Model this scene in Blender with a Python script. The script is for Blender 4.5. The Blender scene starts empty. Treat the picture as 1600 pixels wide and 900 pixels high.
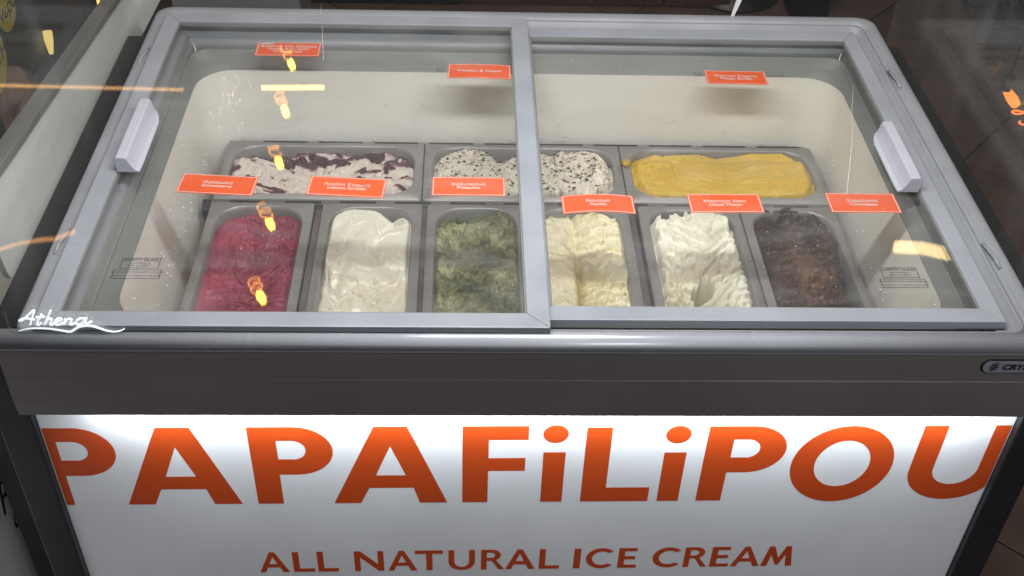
import bpy, bmesh, math, random
import numpy as np
from mathutils import Vector, Matrix
random.seed(7)
sc = bpy.context.scene
R = math.radians

# ------------------------------------------------------------------ camera
def cam_axes(pitch, yaw, roll):
    cp, sp, cy, sy = math.cos(pitch), math.sin(pitch), math.cos(yaw), math.sin(yaw)
    f = Vector((sy*cp, cy*cp, -sp)); r = Vector((cy, -sy, 0)); u = r.cross(f)
    cr, sr = math.cos(roll), math.sin(roll)
    return cr*r+sr*u, -sr*r+cr*u, f
cd = bpy.data.cameras.new('camera'); cam = bpy.data.objects.new('camera', cd)
sc.collection.objects.link(cam); sc.camera = cam
r_, u_, f_ = cam_axes(.7014, .0518, .0399)
cam.matrix_world = Matrix(((r_.x, u_.x, -f_.x, -.0903), (r_.y, u_.y, -f_.y, -1.0194), (r_.z, u_.z, -f_.z, .9333), (0, 0, 0, 1)))
cd.sensor_width = 36; cd.lens = 1803.87/1600*36; cd.clip_start = .02; cd.clip_end = 100

# ------------------------------------------------------------------ world, lamps, exposure
W = bpy.data.worlds.new('World'); sc.world = W; W.use_nodes = True
bg = W.node_tree.nodes['Background']; bg.inputs[0].default_value = (.9, .86, .84, 1); bg.inputs[1].default_value = .045
vs = sc.view_settings; vs.view_transform = 'Standard'; vs.look = 'None'; vs.exposure = 0; vs.gamma = 1
sc.cycles.transparent_max_bounces = 24; sc.cycles.max_bounces = 8; sc.cycles.diffuse_bounces = 4
sc.cycles.glossy_bounces = 4; sc.cycles.sample_clamp_indirect = 6
sc.cycles.caustics_reflective = False; sc.cycles.caustics_refractive = False
sc.cycles.use_denoising = True
def area(name, loc, to, sx, sy, power, col, spread=180):
    l = bpy.data.lights.new(name, 'AREA'); l.shape = 'RECTANGLE'; l.size = sx; l.size_y = sy
    l.energy = power; l.color = col; l.spread = R(spread)
    o = bpy.data.objects.new(name, l); sc.collection.objects.link(o); o.location = loc
    o.rotation_euler = (Vector(to)-Vector(loc)).to_track_quat('-Z', 'Y').to_euler(); return o
area('canopy_lamp', (0, .035, .78), (0, .36, 0), .95, .07, 13.5, (.98, .985, 1))
area('overhead_fill', (.1, .75, 2.3), (.1, .6, -.5), 1.8, 1.1, 34, (1, .9, .8))  # large soft overhead fill, added to lift the floor and soften card shadows
area('light_strip_lamp', (.03, -.002, -.137), (.03, .030, -.6), 1.17, .012, 2.5, (.9, .96, 1))
area('front_fill', (1.4, -2.9, 1.7), (-.2, 0, -.5), 1.2, .8, 36, (.95, .96, 1))  # unseen front fill, placed to brighten the white panel and side board

# ------------------------------------------------------------------ helpers
def link(o, parent=None):
    sc.collection.objects.link(o)
    if parent is not None: o.parent = parent
    return o
def wloc(o):
    v = Vector((0, 0, 0))
    while o is not None: v += o.location; o = o.parent
    return v
def tag(o, label=None, cat=None, group=None, kind=None):
    if label: o['label'] = label
    if cat: o['category'] = cat
    if group: o['group'] = group
    if kind: o['kind'] = kind
    return o
def thing(name, loc, label, cat, group=None):
    o = bpy.data.objects.new(name, None); o.empty_display_size = .05; o.location = loc
    link(o); return tag(o, label, cat, group)
class MB:
    """collects geometry in world coordinates; build() links it as one mesh object"""
    def __init__(s): s.v = []; s.f = []; s.sm = []
    def add(s, v, f, smooth=False):
        n = len(s.v); s.v += [tuple(p) for p in v]; s.f += [tuple(i+n for i in q) for q in f]; s.sm += [smooth]*len(f); return s
    def box(s, x0, x1, y0, y1, z0, z1):
        v = [(x0,y0,z0),(x1,y0,z0),(x1,y1,z0),(x0,y1,z0),(x0,y0,z1),(x1,y0,z1),(x1,y1,z1),(x0,y1,z1)]
        return s.add(v, [(3,2,1,0),(4,5,6,7),(0,1,5,4),(1,2,6,5),(2,3,7,6),(3,0,4,7)])
    def prism(s, pts, a, b, axis='x', smooth=False):
        """pts: 2D outline; extruded from a to b along axis (x: pts are y,z ; y: pts are x,z ; z: pts are x,y)"""
        def P(p, t): return {'x': (t, p[0], p[1]), 'y': (p[0], t, p[1]), 'z': (p[0], p[1], t)}[axis]
        n = len(pts); v = [P(p, a) for p in pts]+[P(p, b) for p in pts]
        s.add(v, [(i, (i+1) % n, (i+1) % n+n, i+n) for i in range(n)], smooth)
        m = len(s.v)-2*n
        s.f += [tuple(m+i for i in reversed(range(n))), tuple(m+n+i for i in range(n))]; s.sm += [False, False]; return s
    def loft(s, loops, close=True, cap0=False, cap1=False, smooth=True):
        n = len(loops[0]); v = [p for l in loops for p in l]; f = []
        for k in range(len(loops)-1):
            for i in range(n if close else n-1):
                j = (i+1) % n; f.append((k*n+i, k*n+j, (k+1)*n+j, (k+1)*n+i))
        s.add(v, f, smooth)
        m = len(s.v)-len(v)
        if cap0: s.f.append(tuple(m+i for i in reversed(range(n)))); s.sm.append(False)
        if cap1: s.f.append(tuple(m+(len(loops)-1)*n+i for i in range(n))); s.sm.append(False)
        return s
    def tube(s, pts, r, n=8, smooth=True):
        pts = [Vector(p) for p in pts]; loops = []
        rr = r if isinstance(r, (list, tuple)) else [r]*len(pts)
        for i, p in enumerate(pts):
            t = (pts[min(i+1, len(pts)-1)]-pts[max(i-1, 0)]).normalized()
            a = t.cross(Vector((0, 0, 1)) if abs(t.z) < .9 else Vector((1, 0, 0))).normalized(); b = t.cross(a)
            loops.append([tuple(p+(a*math.cos(2*math.pi*k/n)+b*math.sin(2*math.pi*k/n))*rr[i]) for k in range(n)])
        return s.loft(loops, True, True, True, smooth)
    def build(s, name, mat, parent=None, bevel=0, fix=True):
        me = bpy.data.meshes.new(name); o = wloc(parent) if parent else Vector((0, 0, 0))
        me.from_pydata([(p[0]-o.x, p[1]-o.y, p[2]-o.z) for p in s.v], [], s.f); me.materials.append(mat)
        me.polygons.foreach_set('use_smooth', s.sm)
        if fix:
            bm = bmesh.new(); bm.from_mesh(me); bmesh.ops.recalc_face_normals(bm, faces=bm.faces)
            if bevel: 
                bmesh.ops.bevel(bm, geom=[e for e in bm.edges if e.is_manifold and e.calc_face_angle(0) > .5], offset=bevel, segments=2, affect='EDGES', profile=.6)
            bm.to_mesh(me); bm.free()
        me.update(); return link(bpy.data.objects.new(name, me), parent)
def rrect(x0, x1, y0, y1, r, z, n=7):
    r = max(r, 1e-4); out = []
    for cx, cy, a0 in ((x1-r, y1-r, 0), (x0+r, y1-r, 90), (x0+r, y0+r, 180), (x1-r, y0+r, 270)):
        for k in range(n+1):
            a = R(a0+90*k/n); out.append((cx+r*math.cos(a), cy+r*math.sin(a), z))
    return out

# ------------------------------------------------------------------ materials
def mat(name, col, rough=.5, metal=0, noise=0, nscale=30, bump=0, bscale=200, spec=.5, emis=None, estr=0, sss=0, stretch=None, coat=0, rvar=0):
    m = bpy.data.materials.new(name); m.use_nodes = True; nt = m.node_tree; N = nt.nodes; L = nt.links
    b = N['Principled BSDF']; b.inputs['Base Color'].default_value = (*col, 1); b.inputs['Roughness'].default_value = rough
    b.inputs['Metallic'].default_value = metal; b.inputs['Specular IOR Level'].default_value = spec
    b.inputs['Coat Weight'].default_value = coat
    if sss: b.inputs['Subsurface Weight'].default_value = sss; b.inputs['Subsurface Scale'].default_value = .003
    if emis: b.inputs['Emission Color'].default_value = (*emis, 1); b.inputs['Emission Strength'].default_value = estr
    if noise or bump or rvar:
        tc = N.new('ShaderNodeTexCoord'); mp = N.new('ShaderNodeMapping'); L.new(tc.outputs['Object'], mp.inputs[0])
        if stretch: mp.inputs['Scale'].default_value = stretch
    if noise:
        n = N.new('ShaderNodeTexNoise'); n.inputs['Scale'].default_value = nscale; n.inputs['Detail'].default_value = 5; L.new(mp.outputs[0], n.inputs[0])
        cr = N.new('ShaderNodeValToRGB'); cr.color_ramp.elements[0].position = .3; cr.color_ramp.elements[1].position = .7
        cr.color_ramp.elements[0].color = (*[c*(1-noise) for c in col], 1); cr.color_ramp.elements[1].color = (*[min(1, c*(1+noise)) for c in col], 1)
        L.new(n.outputs[0], cr.inputs[0]); L.new(cr.outputs[0], b.inputs['Base Color'])
    if rvar:
        n = N.new('ShaderNodeTexNoise'); n.inputs['Scale'].default_value = 9; n.inputs['Detail'].default_value = 7; L.new(mp.outputs[0], n.inputs[0])
        mr = N.new('ShaderNodeMapRange'); mr.inputs[1].default_value = .3; mr.inputs[2].default_value = .7
        mr.inputs[3].default_value = rough-rvar; mr.inputs[4].default_value = rough+rvar
        L.new(n.outputs[0], mr.inputs[0]); L.new(mr.outputs[0], b.inputs['Roughness'])
    if bump:
        n = N.new('ShaderNodeTexNoise'); n.inputs['Scale'].default_value = bscale; n.inputs['Detail'].default_value = 4; L.new(mp.outputs[0], n.inputs[0])
        bp = N.new('ShaderNodeBump'); bp.inputs['Strength'].default_value = bump; bp.inputs['Distance'].default_value = .002
        L.new(n.outputs[0], bp.inputs['Height']); L.new(bp.outputs[0], b.inputs['Normal'])
    return m
def glass(name, base=.045, tint=(.93, .97, .95), dust_haze=0.0, r=.018, cap=1.0):
    """thin clear pane: straight-through light plus a Schlick mirror reflection and smudges with a pale haze standing in for broad reflections"""
    m = bpy.data.materials.new(name); m.use_nodes = True; nt = m.node_tree; N = nt.nodes; L = nt.links
    N.remove(N['Principled BSDF']); out = N['Material Output']
    tr = N.new('ShaderNodeBsdfTransparent'); tr.inputs[0].default_value = (*tint, 1)
    gl = N.new('ShaderNodeBsdfAnisotropic'); gl.inputs['Roughness'].default_value = r; gl.inputs[0].default_value = (1, 1, 1, 1)
    ge = N.new('ShaderNodeNewGeometry'); dt = N.new('ShaderNodeVectorMath'); dt.operation = 'DOT_PRODUCT'
    L.new(ge.outputs['Normal'], dt.inputs[0]); L.new(ge.outputs['Incoming'], dt.inputs[1])
    def M(op, a, b2=None):
        n = N.new('ShaderNodeMath'); n.operation = op
        for i, v in enumerate((a, b2)):
            if v is None: continue
            if isinstance(v, (int, float)): n.inputs[i].default_value = v
            else: L.new(v, n.inputs[i])
        return n.outputs[0]
    c = M('ABSOLUTE', dt.outputs['Value']); k = M('POWER', M('SUBTRACT', 1, c), 5)
    fac = M('MINIMUM', M('ADD', M('MULTIPLY', k, 1-base), base), cap)
    mx = N.new('ShaderNodeMixShader'); L.new(fac, mx.inputs[0]); L.new(tr.outputs[0], mx.inputs[1]); L.new(gl.outputs[0], mx.inputs[2])
    res = mx.outputs[0]
    if dust_haze:  # pale diffuse haze painted in for reflected ceiling light, plus wiped smudges
        df = N.new('ShaderNodeBsdfDiffuse'); df.inputs[0].default_value = (.7, .72, .72, 1)
        tc = N.new('ShaderNodeTexCoord'); n = N.new('ShaderNodeTexNoise'); n.inputs['Scale'].default_value = 5; n.inputs['Detail'].default_value = 8
        L.new(tc.outputs['Object'], n.inputs[0])
        mr = N.new('ShaderNodeMapRange'); mr.inputs[1].default_value = .35; mr.inputs[2].default_value = .75; mr.inputs[3].default_value = dust_haze*.3; mr.inputs[4].default_value = dust_haze
        L.new(n.outputs[0], mr.inputs[0])
        m2 = N.new('ShaderNodeMixShader'); mp2 = N.new('ShaderNodeMapping'); mp2.inputs['Scale'].default_value = (1, 3.5, 1); mp2.inputs['Rotation'].default_value = (0, 0, .7); L.new(tc.outputs['Object'], mp2.inputs[0])
        n2 = N.new('ShaderNodeTexNoise'); n2.inputs['Scale'].default_value = 3.2; n2.inputs['Detail'].default_value = 9; n2.inputs['Distortion'].default_value = 1.5; L.new(mp2.outputs[0], n2.inputs[0])
        mr2 = N.new('ShaderNodeMapRange'); mr2.inputs[1].default_value = .52; mr2.inputs[2].default_value = .72; mr2.inputs[3].default_value = 0; mr2.inputs[4].default_value = dust_haze*.9
        L.new(n2.outputs[0], mr2.inputs[0]); sm_ = M('ADD', mr.outputs[0], mr2.outputs[0])
        L.new(sm_, m2.inputs[0]); L.new(res, m2.inputs[1]); L.new(df.outputs[0], m2.inputs[2]); res = m2.outputs[0]
    L.new(res, out.inputs[0]); return m
def emit(name, col, s):
    m = bpy.data.materials.new(name); m.use_nodes = True; N = m.node_tree.nodes; N.remove(N['Principled BSDF'])
    e = N.new('ShaderNodeEmission'); e.inputs[0].default_value = (*col, 1); e.inputs[1].default_value = s
    m.node_tree.links.new(e.outputs[0], N['Material Output'].inputs[0]); return m

M_frame = mat('grey_plastic', (.245, .26, .285), .38, noise=.11, nscale=11, bump=.05, bscale=500, rvar=.08)
M_lid = mat('lid_plastic', (.285, .305, .34), .34, noise=.09, nscale=13, bump=.04, bscale=600, rvar=.07)
M_handle = mat('handle_plastic', (.42, .43, .49), .4, noise=.03, nscale=30, bump=.05, bscale=500)
M_bumper = mat('bumper_metal', (.34, .355, .385), .26, metal=.1, noise=.05, nscale=9, bump=.03, bscale=300, rvar=.08)
M_fascia = mat('fascia_brown_grey', (.185, .168, .16), .42, noise=.08, nscale=6, bump=.03, bscale=400, rvar=.1)
M_black = mat('black_metal', (.012, .013, .016), .42, noise=.2, nscale=20, rvar=.1)
M_liner = mat('liner_enamel', (.82, .81, .745), .4, noise=.09, nscale=4.5, bump=.03, bscale=120, rvar=.1)
M_collar = mat('collar_plastic', (.19, .20, .195), .40, noise=.08, nscale=10, bump=.04, bscale=300)
M_steel = mat('pan_steel', (.30, .295, .295), .38, metal=.35, noise=.08, nscale=12, bump=.04, bscale=150, rvar=.09, stretch=(1, 6, 1))
M_steel2 = mat('bar_steel', (.34, .33, .35), .3, metal=.85, noise=.1, nscale=20, rvar=.1)
M_dark = mat('slot_dark', (.01, .01, .01), .7)
M_white = mat('white_panel', (.82, .84, .87), .36, noise=.05, nscale=6, bump=.02, bscale=300, rvar=.05)
M_orange = mat('orange_vinyl', (.54, .066, .009), .42, noise=.03, nscale=30)
M_card = mat('orange_card', (.88, .11, .010), .5, noise=.05, nscale=25)
M_cardw = mat('white_print', (.82, .78, .74), .5)
M_ink = mat('grey_ink', (.015, .016, .016), .6)
M_guard = mat('guard_metal', (.80, .83, .81), .4, metal=.0, noise=.12, nscale=3, rvar=.12, stretch=(1, 1, 4))
M_trim = mat('trim_aluminium', (.40, .40, .40), .35, metal=.7, noise=.1, nscale=10)
M_glass = glass('lid_glass', .06, (.972, .975, .968), dust_haze=.04)
M_glassf = glass('canopy_glass', .04, (.99, .99, .99), dust_haze=.010, cap=.10)
M_glasss = glass('canopy_side_glass', .035, (.97, .97, .96), dust_haze=.03, cap=.055)
M_logo = mat('self_glow_logo', (.85, .88, .9), .4, emis=(.9, .97, 1), estr=.7)  # self-glow added to the script logo, which the lamps leave dark
M_tile = mat('floor_tile_brown', (.12, .084, .068), .3, noise=.25, nscale=5, bump=.05, bscale=40, rvar=.12)
M_grout = mat('floor_grout', (.03, .025, .022), .8, noise=.3)
M_mat = mat('mat_grey', (.07, .07, .07), .9, noise=.4, nscale=30, bump=.4, bscale=200)
M_redwood = mat('red_wood', (.05, .018, .012), .4, noise=.3, nscale=8, stretch=(6, 1, 1))
M_led = emit('led_white', (.92, .97, 1), 14)

# ------------------------------------------------------------------ floor
fl = MB().box(-4, 5, -2.4, 5.5, -.96, -.905).build('floor', M_grout); tag(fl, kind='structure')
tile_me = None
a45 = R(47)
T = .62
cnt = 0
for i in range(-9, 12):
    for j in range(-9, 12):
        u, v = i*T, j*T
        x = 1.31+u*math.cos(a45)-v*math.sin(a45); y = 2.604+u*math.sin(a45)+v*math.cos(a45)
        if not (-2.6 < x < 3.6 and -.6 < y < 4.6): continue
        if tile_me is None:
            t0 = MB().box(-T/2+.003, T/2-.003, -T/2+.003, T/2-.003, -.008, 0).build('tile', M_tile, None, bevel=.0015); tile_me = t0.data
            o = t0
        else:
            o = bpy.data.objects.new('tile', tile_me); link(o)
        # corners of four tiles meet near (1.31, 2.60)
        o.location = (x+T/2*math.cos(a45)-T/2*math.sin(a45), y+T/2*math.sin(a45)+T/2*math.cos(a45), -.9+random.uniform(-.0008, .0008))
        o.rotation_euler = (0, 0, a45); o.parent = fl; cnt += 1

# ------------------------------------------------------------------ freezer
FZ = thing('ice_cream_freezer', (0, .42, -.9), 'grey glass-topped chest freezer with an orange lettered white front panel', 'freezer')
# cabinet walls
c = MB(); c.box(-.64, .64, .03, .80, -.88, -.62); c.box(-.64, -.6, .03, .80, -.62, -.07); c.box(.6, .64, .03, .80, -.62, -.07); c.box(-.6, .6, .74, .80, -.62, -.07)
c.build('cabinet', M_black, FZ)
for s in (-1, 1):
    p = MB(); xs = sorted((s*.643, s*.689))
    p.box(xs[0], xs[1], .012, .838, -.88, -.06)
    o = p.build('side_panel', M_black, FZ, bevel=.003)
    xs = sorted((s*.626, s*.6425))
    MB().box(xs[0], xs[1], .04, .83, -.3, -.03).build('side_seal', M_black, FZ)
# white front panel
fp = MB().box(-.6425, .6425, .022, .034, -.83, -.15).build('front_panel', M_white, FZ, bevel=.001)
# fascia and apron: profile (y,z)
pr = [(-.012, -.0185), (-.0160, -.0200), (-.0166, -.026), (-.0168, -.0600), (-.0158, -.0612), (-.0158, -.0622), (-.0170, -.0634), (-.0172, -.080), (-.0165, -.108), (-.014, -.128), (-.010, -.132), (-.006, -.131), (-.006, -.124), (.020, -.120), (.020, -.0185)]
MB().prism(pr, -.6425, .6425).build('fascia', M_fascia, FZ)
# thin pale line under the bumper
MB().box(-.642, .642, -.0155, .005, -.0178, -.0158).build('trim_line', M_bumper, FZ)
# rounded silver bumper nose
nose = [(.003, -.002), (.0025, .0015), (-.001, .003), (-.006, .0025), (-.0115, -.0005), (-.0155, -.005), (-.0168, -.0095), (-.0155, -.0135), (-.012, -.0152), (.003, -.0152)]
o = MB().prism(nose, -.6425, .6425, smooth=True).build('bumper', M_bumper, FZ)
for p in o.data.polygons:
    if len(p.vertices) > 4: p.use_smooth = False
# LED strip under the fascia
MB().box(-.57, .62, -.004, .006, -.1345, -.1325).build('light_strip', M_led, FZ)
# top frame: profile swept round a rounded rectangle (inset, z)
prof = [(0, -.05), (0, -.006), (.002, -.0015), (.006, 0), (.019, 0), (.0205, -.002), (.022, -.0035), (.0295, -.0035), (.0305, .0015), (.033, .0022), (.0350, .0012), (.0362, -.006), (.043, -.006), (.0445, -.013), (.058, -.013), (.060, -.02), (.064, -.02), (.0645, -.04)]
loops = [rrect(-.6255+i, .6255-i, -.009+i*.42, .836-i*1.28, max(.030-i*.4, .004), z, 6) for i, z in prof]
MB().loft(loops).build('top_frame', M_frame, FZ)
# lid stop clips pressed in the frame
for x, y, s in ((-.6145, .66, 1), (-.6145, .175, 1), (.606, .62, -1), (.606, .16, -1)):
    MB().tube([(x, y-.03, -.001), (x+s*.001, y-.012, .0018), (x+s*.0045, y+.008, .0022), (x+s*.0055, y+.022, -.0005)], .0026, 8).build('lid_stop', M_frame, FZ)
# collar between the frame and the liner
def L4(x, y0, y1, r, z): return rrect(-x, x, y0, y1, r, z, 8)
cl = [L4(.565, .018, .765, .008, -.017), L4(.561, .030, .758, .010, -.020), L4(.5605, .032, .757, .010, -.030), L4(.5555, .040, .742, .03, -.0325), L4(.5548, .041, .741, .03, -.0295), L4(.5525, .044, .735, .03, -.0295), L4(.5518, .0455, .733, .03, -.0365), L4(.544, .055, .712, .05, -.038), L4(.5425, .057, .709, .05, -.041), L4(.537, .063, .700, .058, -.043), L4(.535, .065, .697, .06, -.048)]
MB().loft(cl).build('collar', M_collar, FZ)
li = [L4(.5352, .0648, .6972, .06, -.046), L4(.533, .067, .694, .06, -.07), L4(.526, .072, .681, .06, -.15), L4(.522, .074, .676, .058, -.19), L4(.516, .08, .67, .055, -.36), L4(.50, .095, .655, .045, -.385)]
MB().loft(li, cap1=True).build('inner_liner', M_liner, FZ)
# rubber seam clips in the rear corners
for s in (-1, 1):
    MB().tube([(s*.552, .742, -.022), (s*.5475, .733, -.028), (s*.546, .722, -.034)], .0011, 6).build('corner_clip', M_cardw, FZ)

# pan supports
PZ = -.1667
PB = .665
def slotbar(y0, y1, z, x0, x1, slots, name='support_bar'):
    b = MB().box(x0, x1, y0, y1, z-.022, z).build(name, M_steel2, FZ, bevel=.001)
    for a, c2 in slots: MB().box(a, c2, y0+.0008, y1-.0008, z-.001, z+.0004).build('slot', M_dark, b)
sl = [(-.44+k*.095, -.44+k*.095+.075) for k in range(10)]
slotbar(.664, .670, PZ-.0005, -.497, .505, sl)
slotbar(.4905, .4985, PZ-.003, -.512, .511, [(-.47+k*.088, -.47+k*.088+.058) for k in range(11)])
b = MB(); b.box(-.5135, -.500, .478, .505, PZ-.035, PZ-.006); b.box(-.5135, -.4995, .484, .499, PZ-.006, PZ-.001); b.build('bracket', M_black, FZ, bevel=.002)
for x in (-.3275, -.158, .1765, .005):
    MB().box(x-.0055, x+.0055, .12, .49, PZ-.016, PZ-.010).build('divider_bar', M_steel2, FZ, bevel=.001)
for y in (.4855, .120):
    MB().box(-.509, .511, y-.004, y+.004, PZ-.034, PZ-.0175).build('support_bar', M_steel2, FZ, bevel=.001)

# sliding lids
def lid(x0, x1, y0, y1, wl, wr, wf, wb, z0, z1, zg, name):
    g = MB().box(x0+wl-.006, x1-wr+.006, y0+wf-.006, y1-wb+.006, zg, zg+.004).build('sliding_lid', M_glass, FZ)
    zt = z1-.0005
    def rail(p):
        MB().prism(p, z0, z1, 'z').build('frame_rail', M_lid, g, bevel=.0012)
    e = .0002
    rail([(x0+e, y0), (x1-e, y0), (x1-wr-e, y0+wf), (x0+wl+e, y0+wf)])
    rail([(x0+e, y1), (x0+wl+e, y1-wb), (x1-wr-e, y1-wb), (x1-e, y1)])
    rail([(x0, y0+e), (x0+wl, y0+wf+e), (x0+wl, y1-wb-e), (x0, y1-e)])
    rail([(x1, y0+e), (x1, y1-e), (x1-wr, y1-wb-e), (x1-wr, y0+wf+e)])
    # dark rubber seal round the pane
    s = MB(); t = .0022
    xa, xb, ya, yb = x0+wl, x1-wr, y0+wf, y1-wb; za, zb = zg-.001, zg+.0058
    s.box(xa, xb, ya, ya+t, za, zb); s.box(xa, xb, yb-t, yb, za, zb); s.box(xa, xa+t, ya+t, yb-t, za, zb); s.box(xb-t, xb, ya+t, yb-t, za, zb)
    s.build('rubber_seal', M_collar, g); return g
lidL = lid(-.5985, .0105, -.0035, .785, .026, .0275, .026, .030, .004, .0125, .005, 'left')
lidR = lid(-.012, .5765, .0245, .776, .026, .0245, .0255, .031, -.0115, .0005, -.0075, 'right')
tag(lidL, 'left lid'); tag(lidR, 'right lid')
del lidL['label'], lidR['label']
# the ledge of the left lid that hangs over the right lid
MB().box(.0, .0100, .03, .78, .0, .0038).build('lip', M_lid, lidL)
def handle(sx, cx, y0, y1, zb, par):
    pts = [(0, 0), (-.001, .022), (.0005, .0275), (.003, .029), (.0155, .0285), (.0178, .0265), (.0195, .0215), (.0235, .0125), (.0285, .0055), (.0335, .0035), (.0350, .0025), (.035, 0)]
    pts = [(a*.90, b2*.86) for a, b2 in pts]
    loops = []
    n = 10
    for k in range(n+1):
        t = k/n; y = y0+(y1-y0)*t
        e = 1.0
        if t > .85: e = 1-(t-.85)/.15*.62
        if t == 0: e = .93
        loops.append([(cx+sx*(p[0] if p[0] < .0176 else .0176+(p[0]-.0176)*e), y, zb+p[1]*(.97 if k in (0, n) else 1)) for p in pts])
    o = MB().loft(loops, True, True, True, smooth=False).build('handle', M_handle, par, bevel=.0009)
handle(1, -.5715, .310, .466, .0127, lidL)
handle(-1, .5475, .298, .448, .0007, lidR)

# ------------------------------------------------------------------ flat lettering
def text(body, x, y, z, size, m, parent, name='lettering', rot=(0, 0, 0), align='CENTER', off=0, sx=1, shear=0, ext=0.0):
    c = bpy.data.curves.new(name, 'FONT'); c.body = body; c.size = size; c.align_x = align; c.align_y = 'CENTER'
    c.offset = off; c.shear = shear; c.extrude = ext; c.resolution_u = 3
    t = bpy.data.objects.new('tmp', c); sc.collection.objects.link(t)
    bpy.context.view_layer.update()
    me = bpy.data.meshes.new_from_object(t.evaluated_get(bpy.context.evaluated_depsgraph_get()))
    bpy.data.objects.remove(t)
    for v in me.vertices: v.co.x *= sx
    me.materials.clear(); me.materials.append(m); me.name = name
    o = bpy.data.objects.new(name, me); link(o, parent); o.location = Vector((x, y, z))-(wloc(parent) if parent else Vector((0, 0, 0)))
    o.rotation_euler = rot; return o
def glyph(contours, name, m, parent, f, th=.00005, y=.02188):
    """contours in glyph space -> mesh slab on the front panel; f maps (gx,gy)->(x,z)"""
    cu = bpy.data.curves.new(name, 'CURVE'); cu.dimensions = '2D'; cu.fill_mode = 'BOTH'; cu.extrude = th
    for ct in contours:
        s = cu.splines.new('POLY'); s.points.add(len(ct)-1); s.use_cyclic_u = True
        for p, q in zip(s.points, ct):
            X, Z = f(*q); p.co = (X, Z, 0, 1)
    t = bpy.data.objects.new('tmp', cu); sc.collection.objects.link(t); bpy.context.view_layer.update()
    me = bpy.data.meshes.new_from_object(t.evaluated_get(bpy.context.evaluated_depsgraph_get())); bpy.data.objects.remove(t)
    w = wloc(parent)
    for v in me.vertices: v.co = Vector((v.co.x-w.x, y-v.co.z-w.y, v.co.y-w.z))
    me.materials.clear(); me.materials.append(m); me.name = name
    return link(bpy.data.objects.new(name, me), parent)
def arc(cx, cy, rx, ry, a0, a1, n=18): return [(cx+rx*math.cos(R(a0+(a1-a0)*k/n)), cy+ry*math.sin(R(a0+(a1-a0)*k/n))) for k in range(n+1)]
def gP(x0=0):
    return [[(x0, 0), (x0, 155), (56, 155)]+arc(60, 108, 50, 47, 90, -90)+[(35, 61), (35, 0)],
            [(max(x0+0, 36), 92), (56, 92)]+arc(56, 110, 18, 18.5, -90, 90)+[(36, 128.5)]]
G = {
 'A': [[(0, 0), (61, 155), (105, 155), (157, 0), (119, 0), (111, 32), (50, 32), (37, 0)], [(60, 58), (101, 58), (81.5, 117)]],
 'P': gP(),
 'F': [[(0, 0), (0, 155), (88, 155), (88, 128), (35, 128), (35, 92), (85, 92), (85, 66), (35, 66), (35, 0)]],
 'i': [[(0, 0), (0, 103), (30, 103), (30, 0)], arc(15, 139, 17, 17.5, 0, 345, 23)],
 'L': [[(0, 0), (0, 154), (34, 154), (34, 30), (95, 30), (95, 0)]],
 'O': [arc(70.5, 77, 70.5, 79, 0, 354, 59), arc(70.5, 79, 38, 47.5, 0, 354, 59)],
 'U': [[(0, 154), (33, 154)]+[(33, 74)]+arc(64.5, 66, 31.5, 33, 180, 360, 20)+[(96, 74), (96, 154), (129, 154)]+[(129, 66)]+arc(64.5, 62, 64.5, 62, 0, -180, 30)+[(0, 66)]],
}
zb = lambda x: -.3400+.0095*x
for ch, x0, s in (('P', -664, 1), ('A', -556, 1), ('P', -377, 1), ('A', -272, 1), ('F', -94, 1), ('i', 15, 1), ('L', 71, .985), ('i', 179, .985), ('P', 234, .985), ('O', 356, .985), ('U', 523, .985)):
    def f(gx, gy, x0=x0, s=s):
        X = (x0+gx)/1000; X = max(-.6405, min(.6405, X)); return X, zb(X)+gy*s/1000-(.0015 if ch == 'O' else 0)
    glyph(G[ch], 'letter', M_orange, fp, f)
# smaller line, glyph height 100, stroke 20, widths normalised to 100
H = {
 'A': [[(0, 0), (39, 100), (56, 100), (100, 0), (78, 0), (69, 24), (28, 24), (20, 0)], [(35, 41), (62, 41), (48, 78)]],
 'L': [[(0, 0), (0, 100), (30, 100), (30, 17), (100, 17), (100, 0)]],
 'N': [[(0, 0), (0, 100), (21, 100), (80, 34), (80, 100), (100, 100), (100, 0), (82, 0), (20, 69), (20, 0)]],
 'T': [[(40, 0), (40, 83), (0, 83), (0, 100), (100, 100), (100, 83), (62, 83), (62, 0)]],
 'U': [[(0, 100), (22, 100), (22, 45)]+arc(50, 42, 28, 27, 180, 360, 12)+[(78, 45), (78, 100), (100, 100), (100, 42)]+arc(50, 40, 50, 41, 0, -180, 18)],
 'R': [[(0, 0), (0, 100), (45, 100)]+arc(45, 72, 38, 28, 90, -62, 12)+[(100, 0), (74, 0), (45, 44), (24, 44), (24, 0)], [(24, 59), (40, 59)]+arc(42, 72, 17, 13, -90, 90, 8)+[(24, 85)]],
 'I': [[(0, 0), (0, 100), (100, 100), (100, 0)]],
 'C': [arc(56, 50, 56, 51, 42, 318, 26)+arc(58, 50, 36, 34, 310, 50, 22)],
 'E': [[(0, 0), (0, 100), (96, 100), (96, 84), (33, 84), (33, 59), (90, 59), (90, 43), (33, 43), (33, 16), (100, 16), (100, 0)]],
 'M': [[(0, 0), (16, 100), (32, 100), (51, 42), (69, 100), (85, 100), (100, 0), (79, 0), (72, 58), (56, 6), (46, 6), (27, 58), (20, 0)]],
}
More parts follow.
